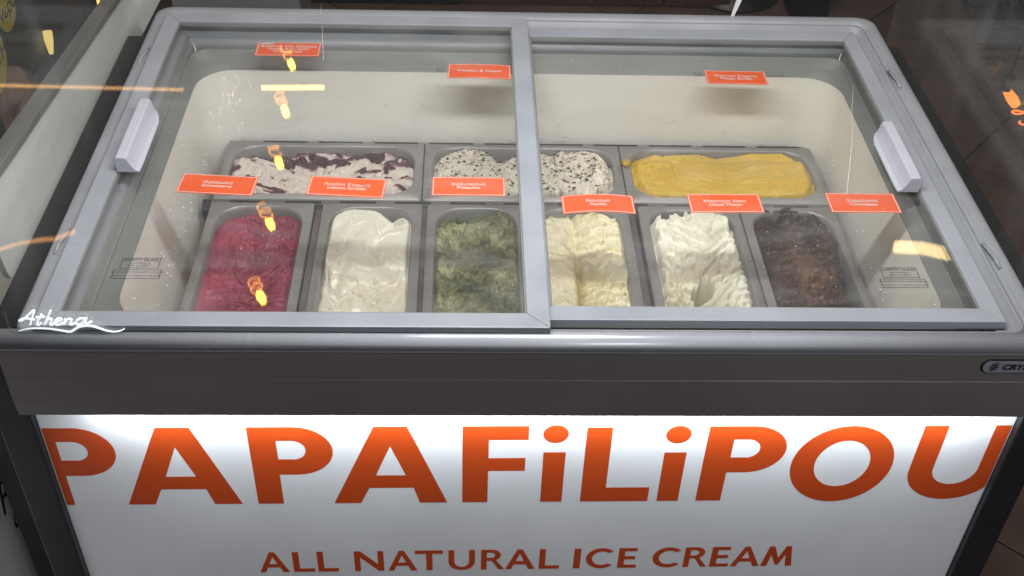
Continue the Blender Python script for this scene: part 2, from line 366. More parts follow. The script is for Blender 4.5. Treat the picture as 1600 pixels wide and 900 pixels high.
for ch, a, b2 in (('A', -392, -348), ('L', -342, -311), ('L', -306, -276), ('N', -252, -209), ('A', -203, -160), ('T', -163, -122), ('U', -114, -75), ('R', -66, -31), ('A', -30, 14), ('L', 20, 50),
                  ('I', 71, 81), ('C', 89, 130), ('E', 137, 165), ('C', 188, 230), ('R', 235, 271), ('E', 275, 303), ('A', 306, 350), ('M', 352, 399)):
    zz = lambda x: -.4955+.0155*x
    def f(gx, gy, a=a, b2=b2): 
        X = (a+(b2-a)*gx/100)/1000; return X, zz(X)+gy*.000475
    glyph(H[ch], 'letter', M_orange, fp, f)

# maker's badge on the fascia
M_badge = mat('badge_grey', (.30, .29, .33), .4)
bd = MB(); cx0, cx1, cz, rr = .5515, .66, -.0345, .0118
def pill(rr): return arc(cx0, cz, rr, rr, 90, 270, 12)+arc(.628, cz, rr, rr, -90, 90, 12)
bd.prism(pill(.0110), -.0190, -.0165, 'y'); badge = bd.build('badge', M_black, FZ)
MB().prism(pill(.0092), -.0196, -.0189, 'y').build('badge_plate', M_badge, badge)
text('CRYSTAL', .5655, -.0198, -.0346, .0118, M_black, badge, rot=(R(90), 0, 0), align='LEFT', off=.0006, sx=1.12, shear=.25)
lg = MB()
for k in range(4):
    zc = -.0293-k*.0032; hw = (.0036, .0051, .0053, .0036)[k]
    top = [(.5555+t*hw, zc+.0016*math.sin(t*2.6)+.0010) for t in (-1, -.5, 0, .5, 1)]
    bot = [(p[0], p[1]-.0021) for p in reversed(top)]
    lg.prism(top+bot, -.0199, -.01965, 'y')
lg.build('emblem', mat('badge_ink', (.012, .01, .04), .5), badge)

# ------------------------------------------------------------------ canopy glass with the white script logo
cg = MB(); cg.prism([(-.0015, .0032), (-.0060, .0032), (.040, .62), (.0445, .62)], -.6245, .6245).build('canopy_front', M_glassf, FZ)
cgo = FZ.children[-1]
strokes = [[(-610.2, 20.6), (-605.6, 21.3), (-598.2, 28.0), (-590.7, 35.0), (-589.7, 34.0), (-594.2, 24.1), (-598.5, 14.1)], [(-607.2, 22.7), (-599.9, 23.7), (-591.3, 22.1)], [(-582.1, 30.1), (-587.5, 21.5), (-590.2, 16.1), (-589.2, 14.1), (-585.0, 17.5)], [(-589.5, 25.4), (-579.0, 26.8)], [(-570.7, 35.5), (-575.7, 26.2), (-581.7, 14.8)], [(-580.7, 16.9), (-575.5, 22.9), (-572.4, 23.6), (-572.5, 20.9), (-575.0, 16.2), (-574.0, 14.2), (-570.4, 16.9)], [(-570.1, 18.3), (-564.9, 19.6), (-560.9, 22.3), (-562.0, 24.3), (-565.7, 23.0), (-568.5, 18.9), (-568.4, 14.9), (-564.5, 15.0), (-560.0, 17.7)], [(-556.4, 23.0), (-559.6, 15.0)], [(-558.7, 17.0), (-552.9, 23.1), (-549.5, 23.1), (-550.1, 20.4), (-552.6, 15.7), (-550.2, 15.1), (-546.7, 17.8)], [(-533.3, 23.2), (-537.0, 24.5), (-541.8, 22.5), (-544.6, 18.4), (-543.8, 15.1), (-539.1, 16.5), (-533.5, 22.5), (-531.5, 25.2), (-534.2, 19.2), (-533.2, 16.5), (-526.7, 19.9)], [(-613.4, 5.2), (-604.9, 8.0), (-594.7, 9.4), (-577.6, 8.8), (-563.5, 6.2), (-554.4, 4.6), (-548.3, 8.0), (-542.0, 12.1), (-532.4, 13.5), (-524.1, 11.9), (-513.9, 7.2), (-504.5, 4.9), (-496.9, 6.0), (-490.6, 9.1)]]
def catmull(p, n=5):
    if len(p) < 3: return p
    q = [p[0]]+p+[p[-1]]; out = []
    for i in range(1, len(q)-2):
        for k in range(n):
            t = k/n
            out.append(tuple(.5*((2*q[i][j])+(-q[i-1][j]+q[i+1][j])*t+(2*q[i-1][j]-5*q[i][j]+4*q[i+1][j]-q[i+2][j])*t*t+(-q[i-1][j]+3*q[i][j]-3*q[i+1][j]+q[i+2][j])*t**3) for j in range(len(p[0]))))
    return out+[p[-1]]
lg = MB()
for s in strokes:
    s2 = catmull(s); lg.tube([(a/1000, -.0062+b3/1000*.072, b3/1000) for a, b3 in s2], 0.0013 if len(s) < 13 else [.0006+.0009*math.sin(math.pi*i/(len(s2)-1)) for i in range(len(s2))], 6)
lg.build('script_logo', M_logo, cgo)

for s in (-1, 1):
    xs = sorted((s*.660, s*.665))
    MB().prism([(.000, -.0605), (.83, -.0605), (.83, .46), (.60, .58), (.046, .62)], xs[0], xs[1]).build('canopy_side', M_glasss, FZ)

# ------------------------------------------------------------------ pans
def pan(x0, x1, y0, y1, label, z=PZ, tilt=0):
    t = thing('steel_pan', ((x0+x1)/2, (y0+y1)/2, z-.12), label, 'pan', 'steel ice cream pans in the freezer')
    w = .0125
    ox0, ox1, oy0, oy1 = x0+w, x1-w, y0+w+.001, y1-w+.001
    loops = [rrect(x0, x1, y0, y1, .006, z-.008), rrect(x0, x1, y0, y1, .006, z-.0015), rrect(x0+.001, x1-.001, y0+.001, y1-.001, .006, z)]
    for d, dz, r in ((-.003, 0, .047), (-.0015, .0012, .046), (0, .0013, .045), (.0012, 0, .044), (.003, -.004, .043), (.006, -.03, .042), (.012, -.115, .038), (.02, -.12, .03)):
        loops.append(rrect(ox0+d, ox1-d, oy0+d, oy1-d, r, z+dz))
    MB().loft(loops, cap1=True).build('pan_shell', M_steel, t)
    return (ox0, ox1, oy0, oy1)
def vnoise(x, y, seed=0):
    xi, yi = np.floor(x).astype(np.int64), np.floor(y).astype(np.int64); xf, yf = x-xi, y-yi
    def h(a, b):
        n = (a*374761393+b*668265263+seed*1274126177) & 0xffffffff; n = ((n ^ (n >> 13))*1274126177) & 0xffffffff
        n = n ^ (n >> 16); return (n & 0xffff)/32767.5-1
    u, v = xf*xf*xf*(xf*(xf*6-15)+10), yf*yf*yf*(yf*(yf*6-15)+10)
    return (h(xi, yi)*(1-u)+h(xi+1, yi)*u)*(1-v)+(h(xi, yi+1)*(1-u)+h(xi+1, yi+1)*u)*v
def fbm(x, y, seed=0, o=5, g=.5):
    s = 0; a = 1; t = 0
    for k in range(o): s = s+a*vnoise(x*2**k+k*17.3, y*2**k-k*9.1, seed+k); t += a; a *= g
    return s/t
def ridg(x, y, seed=0, o=4, g=.55):
    s = 0; a = 1; t = 0
    for k in range(o): s = s+a*(1-np.abs(vnoise(x*2**k+k*7.7, y*2**k+k*3.1, seed+k))); t += a; a *= g
    return s/t
def sm(a, b, x): t = np.clip((x-a)/(b-a), 0, 1); return t*t*(3-2*t)
def icecream(op, fun, m, label, nx=150, ny=150, grow=0.0, cat='ice cream', z0=PZ, lift=.030):
    """surface grid squeezed into the pan's rounded opening; fun(u,v,X,Y) -> depth below rim (m), tint 0..1"""
    x0, x1, y0, y1 = op; cx, cy, hx, hy = (x0+x1)/2, (y0+y1)/2, (x1-x0)/2+grow-.003, (y1-y0)/2+grow-.003
    a, b = np.meshgrid(np.linspace(-1, 1, nx), np.linspace(-1, 1, ny))
    # square -> rounded rectangle of corner radius r
    r = .042
    qx, qy = a*hx, b*hy
    rad = np.maximum(np.abs(a), np.abs(b))+1e-9
    bx, by = qx/rad, qy/rad                      # point on the outer rectangle along this ray
    ix, iy = hx-r, hy-r
    ex, ey = np.maximum(np.abs(bx)-ix, 0), np.maximum(np.abs(by)-iy, 0)
    d = np.sqrt(ex**2+ey**2); corner = (ex > 0) & (ey > 0) & (d > r)
    k = np.where(corner, r/np.maximum(d, 1e-9), 1)
    bx = np.where(corner, np.sign(bx)*(ix+ex*k), bx); by = np.where(corner, np.sign(by)*(iy+ey*k), by)
    X, Y = bx*rad, by*rad
    u, v = (X/hx+1)/2, (Y/hy+1)/2
    Z, T2 = fun(u, v, X, Y, rad); Z = (Z-Z.mean())*(1.35 if lift > .02 else 1.1)+Z.mean()+lift; e_ = sm(.89, 1, rad)*.75; Z = Z*(1-e_)+e_*(np.minimum(Z.mean(), -.006)-.004+.006*fbm(X*22, Y*22, 71, 3)+np.minimum(Z-Z.mean()+.012, 0)*.9); Z = np.where(Z > .002, .002+(Z-.002)*.8, Z)
    # taper with the pan
    s = 1-np.clip(-Z, 0, .12)*.075/hx*np.ones_like(X); X2 = X*s; s = 1-np.clip(-Z, 0, .12)*.075/hy; Y2 = Y*s
    V = np.stack([X2+cx, Y2+cy, Z+z0], -1).reshape(-1, 3)
    idx = np.arange(nx*ny).reshape(ny, nx)
    F = np.stack([idx[:-1, :-1], idx[:-1, 1:], idx[1:, 1:], idx[1:, :-1]], -1).reshape(-1, 4)
    # skirt and bottom
    ring = np.concatenate([idx[0, :], idx[1:, -1], idx[-1, -2::-1], idx[-2:0:-1, 0]])
    S = V[ring].copy(); S[:, 2] = z0-.11; S[:, :2] = (S[:, :2]-[cx, cy])*.93+[cx, cy]
    n0 = len(V); nr = len(ring); j = np.arange(nr); jn = (j+1) % nr
    F2 = np.stack([ring[j], n0+j, n0+jn, ring[jn]], -1)
    V = np.concatenate([V, S]); 
    me = bpy.data.meshes.new('ice_cream'); loc = np.array([cx, cy, z0-.10])
    faces = F.tolist()+F2.tolist()+[list(range(n0+nr-1, n0-1, -1))]
    me.from_pydata((V-loc).tolist(), [], faces); me.materials.append(m)
    me.polygons.foreach_set('use_smooth', [True]*len(me.polygons))
    at = me.attributes.new('tint', 'FLOAT', 'POINT'); tt = np.concatenate([T2.reshape(-1), np.zeros(nr)]); at.data.foreach_set('value', tt.astype(np.float32))
    me.update(); o = bpy.data.objects.new('ice_cream', me); link(o); o.location = loc.tolist()
    tag(o, label, cat, 'ice creams in steel pans'); return o
def mat_ice(name, stops, rough=.5, nscale=60, nvar=.12, bump=.5, bscale=230, sss=.04, spec=.4):
    """colour ramp driven by the 'tint' attribute"""
    m = mat(name, stops[0][1], rough, bump=min(1, bump*1.5), bscale=bscale, sss=sss, spec=spec); nt = m.node_tree; N = nt.nodes; L = nt.links
    b = N['Principled BSDF']; at = N.new('ShaderNodeAttribute'); at.attribute_name = 'tint'
    [setattr(q.inputs['Distance'], 'default_value', .005) for q in N if q.type == 'BUMP']
    cr = N.new('ShaderNodeValToRGB'); e = cr.color_ramp.elements
    while len(e) < len(stops): e.new(.5)
    for k, (p, c3) in enumerate(stops): e[k].position = p; e[k].color = (*c3, 1)
    L.new(at.outputs['Fac'], cr.inputs[0])
    tc = N.new('ShaderNodeTexCoord'); n = N.new('ShaderNodeTexNoise'); n.inputs['Scale'].default_value = nscale; n.inputs['Detail'].default_value = 6
    L.new(tc.outputs['Object'], n.inputs[0])
    mr = N.new('ShaderNodeMapRange'); mr.inputs[1].default_value = .3; mr.inputs[2].default_value = .7; mr.inputs[3].default_value = 1-nvar; mr.inputs[4].default_value = 1+nvar
    L.new(n.outputs[0], mr.inputs[0])
    mx = N.new('ShaderNodeVectorMath'); mx.operation = 'SCALE'; L.new(cr.outputs[0], mx.inputs[0]); L.new(mr.outputs[0], mx.inputs['Scale'])
    L.new(mx.outputs[0], b.inputs['Base Color']); return m

yb1, yb0 = PB, PB-.166
row = [(-.4985, -.1640), (-.1625, .1710), (.1725, .5085)]
P1 = pan(*row[0], yb0, yb1, 'steel pan holding white ice cream streaked with dark berry, back left of the freezer')
P2 = pan(*row[1], yb0, yb1, 'steel pan holding the speckled cookie ice cream, middle of the back row')
P3 = pan(*row[2], yb0, yb1, 'steel pan holding the smooth yellow mango sorbet, back right of the freezer')
fy1 = .4895; fy0 = fy1-.335
fx = [(-.4985, -.334), (-.3205, -.1615), (-.1535, .0025), (.0055, .1695), (.1855, .3495), (.3515, .5085)]
fl_ = ['steel pan holding the crimson strawberry ice cream, front left', 'steel pan holding the glossy white lemon sorbet', 'steel pan holding the olive green pistachio ice cream',
       'steel pan holding the pale yellow vanilla ice cream', 'steel pan holding the rippled white mastic ice cream with bare metal showing', 'steel pan holding the dark brown chocolate ice cream, front right']
FP = [pan(a, b3, fy0, fy1, l) for (a, b3), l in zip(fx, fl_)]

def crack(X, Y, fx, fy, seed, w, wd=.045):
    n = fbm(X*fx+w*1.2, Y*fy+w*2.5, seed, 3, .45)
    return np.exp(-(n/wd)**2)*sm(-.25, .2, vnoise(X*14, Y*18, seed+5))
def lump(X, Y, f, seed, w):
    n = fbm(X*f+w, Y*f*1.2+w*1.5, seed, 3, .4); return np.floor(n*3.2)/3.2*.55+n*.45
def ripple(X, Y, f, seed, w):
    p = Y*f+w*1.6+.5*fbm(X*26, Y*10, seed); fr = p-np.floor(p)
    return (1-fr)**1.4*sm(0, .10, fr)
# --- flavours
def f_forest(u, v, X, Y, rad):
    w = fbm(X*14, Y*14, 3)
    z = -.032+.016*fbm(X*9, Y*12, 5)+.007*lump(X, Y, 20, 109, w*2)-.0022*crack(X, Y, 22, 26, 111, w)-.020*sm(.70, 1, v+.16*w)+.010*sm(.45, .1, u)*sm(1, .6, v)
    z += .004*sm(.2, .6, fbm(X*60, Y*60, 12))
    t = sm(.60, .74, v+.55*fbm(X*22, Y*30, 21)+.12*w-.14*sm(.5, 1, u))*sm(-.16, .04, fbm(X*44, Y*44, 31))
    t2 = sm(.32, .42, fbm(X*16+3*w, Y*60, 41))*.9*sm(1.0, .5, v)
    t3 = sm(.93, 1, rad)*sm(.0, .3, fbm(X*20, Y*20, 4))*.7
    t4 = sm(.27, .36, fbm(X*26+2*w, Y*40, 51))*sm(.15, .5, v+.3*w)
    t = np.clip(np.maximum(np.maximum(np.maximum(t, t2), t3), t4), 0, 1)
    return z+.0035*t*sm(-.1, .3, fbm(X*70, Y*70, 3)), t
M1 = mat_ice('forest_fruit_cream', [(0, (.72, .65, .58)), (.35, (.50, .34, .34)), (.6, (.15, .04, .065)), (1, (.055, .012, .024))], .32)
icecream(P1, f_forest, M1, 'off-white ice cream with dark berry streaks in the back left pan', 230, 130)
def f_cookie(u, v, X, Y, rad):
    w = fbm(X*12, Y*12, 13)
    z = -.032+.014*fbm(X*11, Y*12, 15)+.009*ridg(X*30+w, Y*34, 19, 4)+.008*lump(X, Y, 30, 119, w)-.003*crack(X, Y, 34, 38, 121, w)-.004
    z += .003*np.abs(fbm(X*130, Y*130, 8, 3))
    z -= .045*np.exp(-(((u-.41+.03*w)/.085)**2+((v-1.02)/.20)**2))*1.0+.012*np.exp(-(((u-.62)/.05)**2+((v-.98)/.12)**2))
    z += .008*np.exp(-(((u-.25)/.16)**2+((v-.6)/.4)**2))
    z -= .012*sm(.93, 1, rad)
    return z, sm(.34, .44, fbm(X*150, Y*150, 23, 3))*.6
M2 = mat_ice('cookie_cream', [(0, (.76, .70, .58)), (.5, (.46, .40, .32)), (1, (.12, .09, .07))], .42, bump=.22)
ic2 = icecream(P2, f_cookie, M2, 'cream coloured ice cream full of dark cookie crumbs in the back middle pan', 230, 130)
# crumbs: small chips lying in the surface
V = [v.co.copy() for v in ic2.data.vertices][:230*130]
cm = MB(); rnd = random.Random(5)
for k in range(760):
    p = V[rnd.randrange(len(V))]+ic2.location; s = rnd.choice((.0008, .0011, .0014, .0019, .0027, .0034))*rnd.uniform(.8, 1.2)
    q = [(p.x+rnd.uniform(-s, s), p.y+rnd.uniform(-s, s), p.z+rnd.uniform(-s*.3, s*.9)) for _ in range(4)]+[(p.x+s, p.y, p.z+s*.5), (p.x-s*.6, p.y+s, p.z+.2*s)]
    cm.add(q, [(0, 1, 2), (0, 2, 3), (0, 3, 1), (1, 2, 4), (2, 3, 4), (3, 1, 5), (1, 4, 5), (3, 5, 4)])
tag(cm.build('cookie_crumbs', mat('cookie_crumb', (.035, .026, .022), .7), ic2, fix=False), kind='stuff')
def f_mango(u, v, X, Y, rad):
    w = fbm(X*8, Y*8, 33)
    z = -.006+.009*fbm(X*6, Y*9, 35)+.0045*fbm(X*30, Y*45, 37)*sm(.75, .2, u+.2*w)+.005*ridg(X*30, Y*90+w*5, 39)*sm(.45, .05, v)+.003*ridg(X*14, Y*26, 38)
    z -= .008*np.exp(-(((v-.86+.10*(u-.5)-.05*w)/.06)**2))*sm(.3, .6, u)
    z += .004*np.exp(-((v-.62+.12*(u-.9)**2*4)/.03)**2)*sm(.5, .7, u)
    z += .006*sm(.30, .34, v+.10*(u-.75)-.05*w)*sm(.55, .7, u)-.004*crack(X, Y, 14, 30, 133, w, .04)*sm(.8, .5, u)+.004*lump(X, Y, 16, 134, w)
    z -= .010*sm(.90, 1, rad)+.004*sm(.8, 1, v)
    z -= .0035*sm(.55, .75, vnoise(X*140, Y*170, 7))*sm(.55, .25, u)*sm(.2, .5, v)
    return z, .5+.5*fbm(X*12, Y*16, 3)
M3 = mat_ice('mango_sorbet', [(0, (.56, .35, .035)), (.5, (.68, .45, .05)), (1, (.75, .53, .095))], .36, nvar=.05, bump=.2, bscale=160)
ic3 = icecream(P3, f_mango, M3, 'smooth mustard yellow mango sorbet in the back right pan', 230, 130, grow=.002, lift=.003)
bl = MB(); ring = []
for k in range(7):
    a = math.pi*k/6; ring.append([(.1795+.0085*math.sin(a)*math.cos(t)*(1+.1*math.sin(3*t)), .606+.0085*math.sin(a)*math.sin(t), PZ+.004-.006*math.cos(a)) for t in [2*math.pi*j/12 for j in range(12)]])
bl.loft(ring, True, True, True).build('smear', M3, ic3)
def f_straw(u, v, X, Y, rad):
    w = fbm(X*14, Y*10, 43)
    z = -.043+.012*fbm(X*13, Y*8, 45)+.0045*ripple(X, Y, 34, 46, w*1.5)*sm(.15, .45, u)-.0045*crack(X, Y, 11, 34, 141, w*.6, .05)*sm(.15, .4, u+.3*w)+.008*ridg(X*12+w*2, Y*34+w*4, 49, 2, .35)*sm(.15, .45, u)+.002*fbm(X*90, Y*90, 2, 3)
    z += .009*np.exp(-(((u-.28)/.22)**2+((v-.80)/.22)**2))-.013*sm(.93, 1, v)
    z -= .010*np.exp(-(((u-.45)/.3)**2+((v-.45)/.15)**2))
    return z, np.clip(.45+.5*fbm(X*10, Y*9, 6)+.35*np.exp(-(((u-.26)/.2)**2+((v-.78)/.24)**2))+.4*sm(.25, .0, u)*sm(.6, .3, v), 0, 1)
M4 = mat_ice('strawberry_ice', [(0, (.15, .014, .034)), (.5, (.25, .030, .064)), (1, (.42, .075, .13))], .36, nvar=.08, bump=.25, bscale=130)
icecream(FP[0], f_straw, M4, 'deep crimson strawberry ice cream in the front left pan', 190, 370, lift=.031)
def f_lemon(u, v, X, Y, rad):
    w = fbm(X*9, Y*7, 53)
    z = -.030+.014*fbm(X*13, Y*9, 55, 3)+.007*lump(X, Y, 13, 158, w*3)-.0022*crack(X, Y, 18, 14, 151, w, .03)
    ln = (v-.62)-.95*(u-.42)
    z += .008*np.tanh((ln+.08*w)*22)*np.exp(-((u-.5)/.35)**2)
    z += .010*np.exp(-(((u-.70)/.20)**2+((v-.74)/.16)**2))+.004*ridg(X*24+w*4, Y*18+w*3, 57, 3)*sm(.6, .2, u)
    z -= .012*sm(.52, .44, v+.03*w)+.016*sm(.93, 1, v-.06*np.exp(-((u-.3)/.2)**2))
    z -= .022*np.exp(-(((u-.72)/.08)**2+((v-.99)/.05)**2))
    z -= .006*sm(.94, 1, rad)
    return z, np.clip(.5+.5*w+.3*sm(.5, .4, v), 0, 1)
M5 = mat_ice('lemon_sorbet', [(0, (.86, .85, .76)), (.5, (.78, .76, .64)), (1, (.66, .62, .48))], .26, nvar=.04, bump=.12, bscale=90, sss=.1, spec=.6)
icecream(FP[1], f_lemon, M5, 'glossy ivory white lemon sorbet scooped away at the front, second pan of the front row', 190, 370, lift=.031)
def f_pist(u, v, X, Y, rad):
    w = fbm(X*16, Y*14, 63)
    z = -.036+.012*fbm(X*10, Y*9, 65, 3)+.014*lump(X, Y, 19, 165, w*1.2)+.010*ridg(X*17+w*2, Y*19+w*2, 69, 2, .35)+.0065*ripple(X, Y, 30, 66, w*2.5)-.0080*crack(X, Y, 17, 26, 166, w*.4, .035)-.004*crack(X, Y, 30, 42, 167, w*.3, .035)+.0012*fbm(X*120, Y*120, 168, 2)
    z -= .015*np.exp(-(((u-.45)/.28)**2+((v-.97)/.07)**2))
    z += .012*np.exp(-(((u-.78)/.18)**2+((v-.93)/.12)**2))
    z -= .010*np.exp(-(((v-.70+.1*u)/.03)**2))*sm(.55, .3, u)
    return z-.006, np.clip(.47+.95*fbm(X*24, Y*28, 64, 4)+.3*sm(.45, .7, v)*w, 0, 1)
M6 = mat_ice('pistachio_ice', [(0, (.072, .078, .034)), (.5, (.180, .188, .090)), (1, (.40, .40, .23))], .4, nvar=.07, bump=.25, bscale=150)
icecream(FP[2], f_pist, M6, 'rough olive green pistachio ice cream in the third pan of the front row', 190, 370, lift=.031)
def f_van(u, v, X, Y, rad):
    w = fbm(X*18, Y*12, 73)
    right = sm(.40, .47, u+.03*w)
    z = -.030+.008*fbm(X*9, Y*6, 75)+.0095*ripple(X, Y, 50, 76, w*1.2)*right*sm(.98, .85, rad)+.0045*ripple(X, Y, 34, 77, w)*(1-right)+.005*ridg(X*24, Y*46, 7, 4)-.0034*crack(X, Y, 15, 52, 171, w)*right
    z += .009*np.exp(-((u-.68)/.20)**2)*sm(.42, .55, v)
    z -= .014*np.exp(-(((u-.42-.04*w)/.035)**2))*sm(.62, .45, v)+.004*np.exp(-(((u-.42)/.03)**2))
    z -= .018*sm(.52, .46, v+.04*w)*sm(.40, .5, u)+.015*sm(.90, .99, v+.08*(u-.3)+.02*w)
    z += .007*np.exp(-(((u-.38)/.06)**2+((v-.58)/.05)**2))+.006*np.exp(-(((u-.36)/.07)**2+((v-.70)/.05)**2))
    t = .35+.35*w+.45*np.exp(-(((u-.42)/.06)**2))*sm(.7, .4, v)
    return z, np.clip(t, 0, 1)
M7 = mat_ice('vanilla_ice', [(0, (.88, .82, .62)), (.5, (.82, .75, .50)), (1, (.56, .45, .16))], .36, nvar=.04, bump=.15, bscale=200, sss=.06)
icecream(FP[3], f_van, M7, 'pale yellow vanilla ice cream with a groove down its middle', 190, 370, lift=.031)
def f_mas(u, v, X, Y, rad):
    w = fbm(X*18, Y*12, 83); e = fbm(X*45, Y*45, 88, 3)
    z = -.028+.008*fbm(X*9, Y*6, 85)+.0105*ripple(X, Y, 46, 86, w*1.6)+.007*ridg(X*26, Y*44+w*3, 87, 4)-.0042*crack(X, Y, 18, 48, 181, w)
    z -= .05*sm(.885, .93, v-.10*np.exp(-((u-.62)/.22)**2)+.035*e)
    z -= .024*sm(.50, .44, v+.04*w)*np.exp(-((u-.30)/.16)**2)
    z -= .075*sm(.10, -.06, (((u-.44)/.12)**2+((v-.335)/.085)**2)-1+.6*e)
    z -= .022*sm(.90, .96, u+.03*e)
    return z, np.clip(.4+.4*w+.4*sm(.5, .44, v)*sm(.8, .5, v), 0, 1)
M8 = mat_ice('mastic_ice', [(0, (.90, .89, .79)), (.5, (.86, .84, .71)), (1, (.72, .68, .52))], .36, nvar=.03, bump=.15, bscale=220, sss=.06)
icecream(FP[4], f_mas, M8, 'white rippled mastic ice cream with a hole scraped to the metal', 190, 370, lift=.031)
def f_choc(u, v, X, Y, rad):
    w = fbm(X*16, Y*11, 93)
    z = -.036+.014*fbm(X*11, Y*8, 95)+.0125*ripple(X, Y, 42, 96, w*2.2)*sm(1.0, .6, np.abs(u-.4)*2)+.012*ridg(X*18+w*2, Y*24+w*3, 99, 2, .35)+.006*lump(X, Y, 26, 199, w)-.0060*crack(X, Y, 16, 46, 191, w, .06)
    z -= .022*sm(.74, .9, u+.04*w)*sm(.75, .55, v)-.004*np.exp(-((u-.5)/.2)**2)
    z -= .008*sm(.94, 1, rad)
    return z, np.clip(.35+.6*fbm(X*18, Y*16, 94)+.35*np.exp(-(((u-.42)/.22)**2+((v-.5)/.35)**2)), 0, 1)
M9 = mat_ice('chocolate_ice', [(0, (.024, .009, .007)), (.5, (.075, .034, .021)), (1, (.19, .095, .055))], .26, nvar=.08, bump=.25, bscale=150, sss=.05)
ic9 = icecream(FP[5], f_choc, M9, 'dark brown ridged chocolate ice cream in the front right pan', 190, 370, grow=.001, lift=.031)
# ice cream left on the pan rims
def smear(o, m, pts, r, z=PZ+.002):
    b = MB(); b.tube([(x, y, z) for x, y in pts], r, 7); ob = b.build('smear', m, o, fix=False)
    me = ob.data
    for v in me.vertices:
        n = random.uniform(-.0012, .0012); v.co.x += n; v.co.y += random.uniform(-.001, .001); v.co.z = v.co.z*1.0+random.uniform(-.0004, .0004)
smear(ic9, M9, [(.419, .474), (.424, .481), (.432, .484), (.437, .488)], [.004, .0032, .0035, .0015])
smear(ic9, M9, [(.384, .473), (.391, .4765), (.398, .475)], [.0014, .0026, .0012])
smear(ic9, M9, [(.405, .4745), (.42, .4755), (.445, .474)], [.001, .0022, .001])

# ------------------------------------------------------------------ orange flavour cards stuck under the lids
def card(x, y, z, w, h, rot, lines, label, curl=0, size=.0088, sticker=False):
    t = thing('flavour_card', (x, y, z), label, 'label', 'orange flavour cards on the lids')
    c4, s4 = math.cos(R(rot)), math.sin(R(rot)); n = 10
    def P(a, b, dz=0): 
        zz = curl*(a/(w/2))**2; yy = b-curl*2.2*((a/(w/2))**2)
        return (x+a*c4-yy*s4, y+a*s4+yy*c4, z-abs(zz)+dz)
    m = MB(); cols = [-w/2+w*k/n for k in range(n+1)]
    V = []; F = []
    for dz in (0, -.0004):
        for a in cols: V += [P(a, -h/2, dz), P(a, h/2, dz)]
    k2 = 2*(n+1)
    for k in range(n):
        F += [(2*k, 2*k+2, 2*k+3, 2*k+1), (k2+2*k+1, k2+2*k+3, k2+2*k+2, k2+2*k), (2*k, k2+2*k, k2+2*k+2, 2*k+2), (2*k+1, 2*k+3, k2+2*k+3, k2+2*k+1)]
    F += [(0, 1, k2+1, k2), (2*n, k2+2*n, k2+2*n+1, 2*n+1)]
    m.add(V, F); cd_ = m.build('card', M_card, t)
    b = MB(); e0, e1 = .0014, .0024
    for s in (-1, 1):
        Vb = []
        for a in cols:
            aa = a*(1-2*e0/w); Vb += [P(aa, s*(h/2-e0), .0003), P(aa, s*(h/2-e1), .0003)]
        b.add(Vb, [(2*k, 2*k+2, 2*k+3, 2*k+1) if s < 0 else (2*k+1, 2*k+3, 2*k+2, 2*k) for k in range(n)])
        q = [P(s*(w/2-e0), -h/2+e1, .00032), P(s*(w/2-e1), -h/2+e1, .00032), P(s*(w/2-e1), h/2-e1, .00032), P(s*(w/2-e0), h/2-e1, .00032)]
        b.add(q, [(0, 1, 2, 3)])
    b.build('border', M_cardw, t, fix=False)
    if lines:
        k0 = (len(lines)-1)/2
        for k, tx in enumerate(lines):
            yy = (k0-k)*size*.92
            text(tx, x-yy*s4, y+yy*c4, z+.0005, size, M_cardw, t, rot=(0, 0, R(rot)), off=.0001, sx=1.05, ext=.00005)
    if sticker:
        px, py = -w/2+.016, h/2-.005
        MB().add([(x+px-.010, y+py-.004, z+.0006), (x+px+.010, y+py-.003, z+.0006), (x+px+.010, y+py+.004, z+.0006), (x+px-.010, y+py+.003, z+.0006)], [(0, 1, 2, 3)]).build('paper_sticker', mat('sticker_paper', (.6, .58, .57), .6), t)
    return t
ZL, ZR = .0040, -.0084
card(-.4335, .296, ZL, .105, .0450, -4, ['Φράουλα', 'Strawberry'], 'orange card reading Strawberry, leftmost on the left lid')
card(-.256, .2935, ZL, .106, .0450, -4, ['Λεμόνι Σορμπέ', 'Lemon Sorbet'], 'orange card reading Lemon Sorbet below the berry streaked ice cream')
card(-.0880, .2975, ZL, .102, .0445, 0, ['Χαλεπιανό', 'Pistachio'], 'orange card reading Pistachio beside the lid seam')
card(.0920, .2790, ZR, .101, .0425, 1, ['Βανίλια', 'Vanilla'], 'curled orange card reading Vanilla on the right lid', curl=.0016)
card(.2705, .2805, ZR, .103, .0440, 1, ['Μαστίχα Χίου', 'Chios Mastic'], 'orange card reading Chios Mastic below the yellow sorbet')
card(.4665, .2845, ZR, .099, .0460, 0, ['Σοκολάτα', 'Chocolate'], 'orange card reading Chocolate, rightmost on the right lid')
card(-.3830, .6790, ZL, .104, .0445, 0, ['Φρούτα του δάσους', 'Forest fruit swirl', 'Cheesecake'], 'orange card with a paper sticker reading Forest fruit, at the back of the left lid', sticker=True, size=.0092)
card(-.0715, .6170, ZL, .101, .0450, -1, ['Cookies & Cream'], 'orange card reading Cookies & Cream at the back of the left lid', size=.0092, curl=.0008)
card(.3470, .6290, ZR, .100, .0430, -1, ['Μάνγκο Σορμπέ', 'Mango Sorbet'], 'orange card reading Mango Sorbet at the back of the right lid')
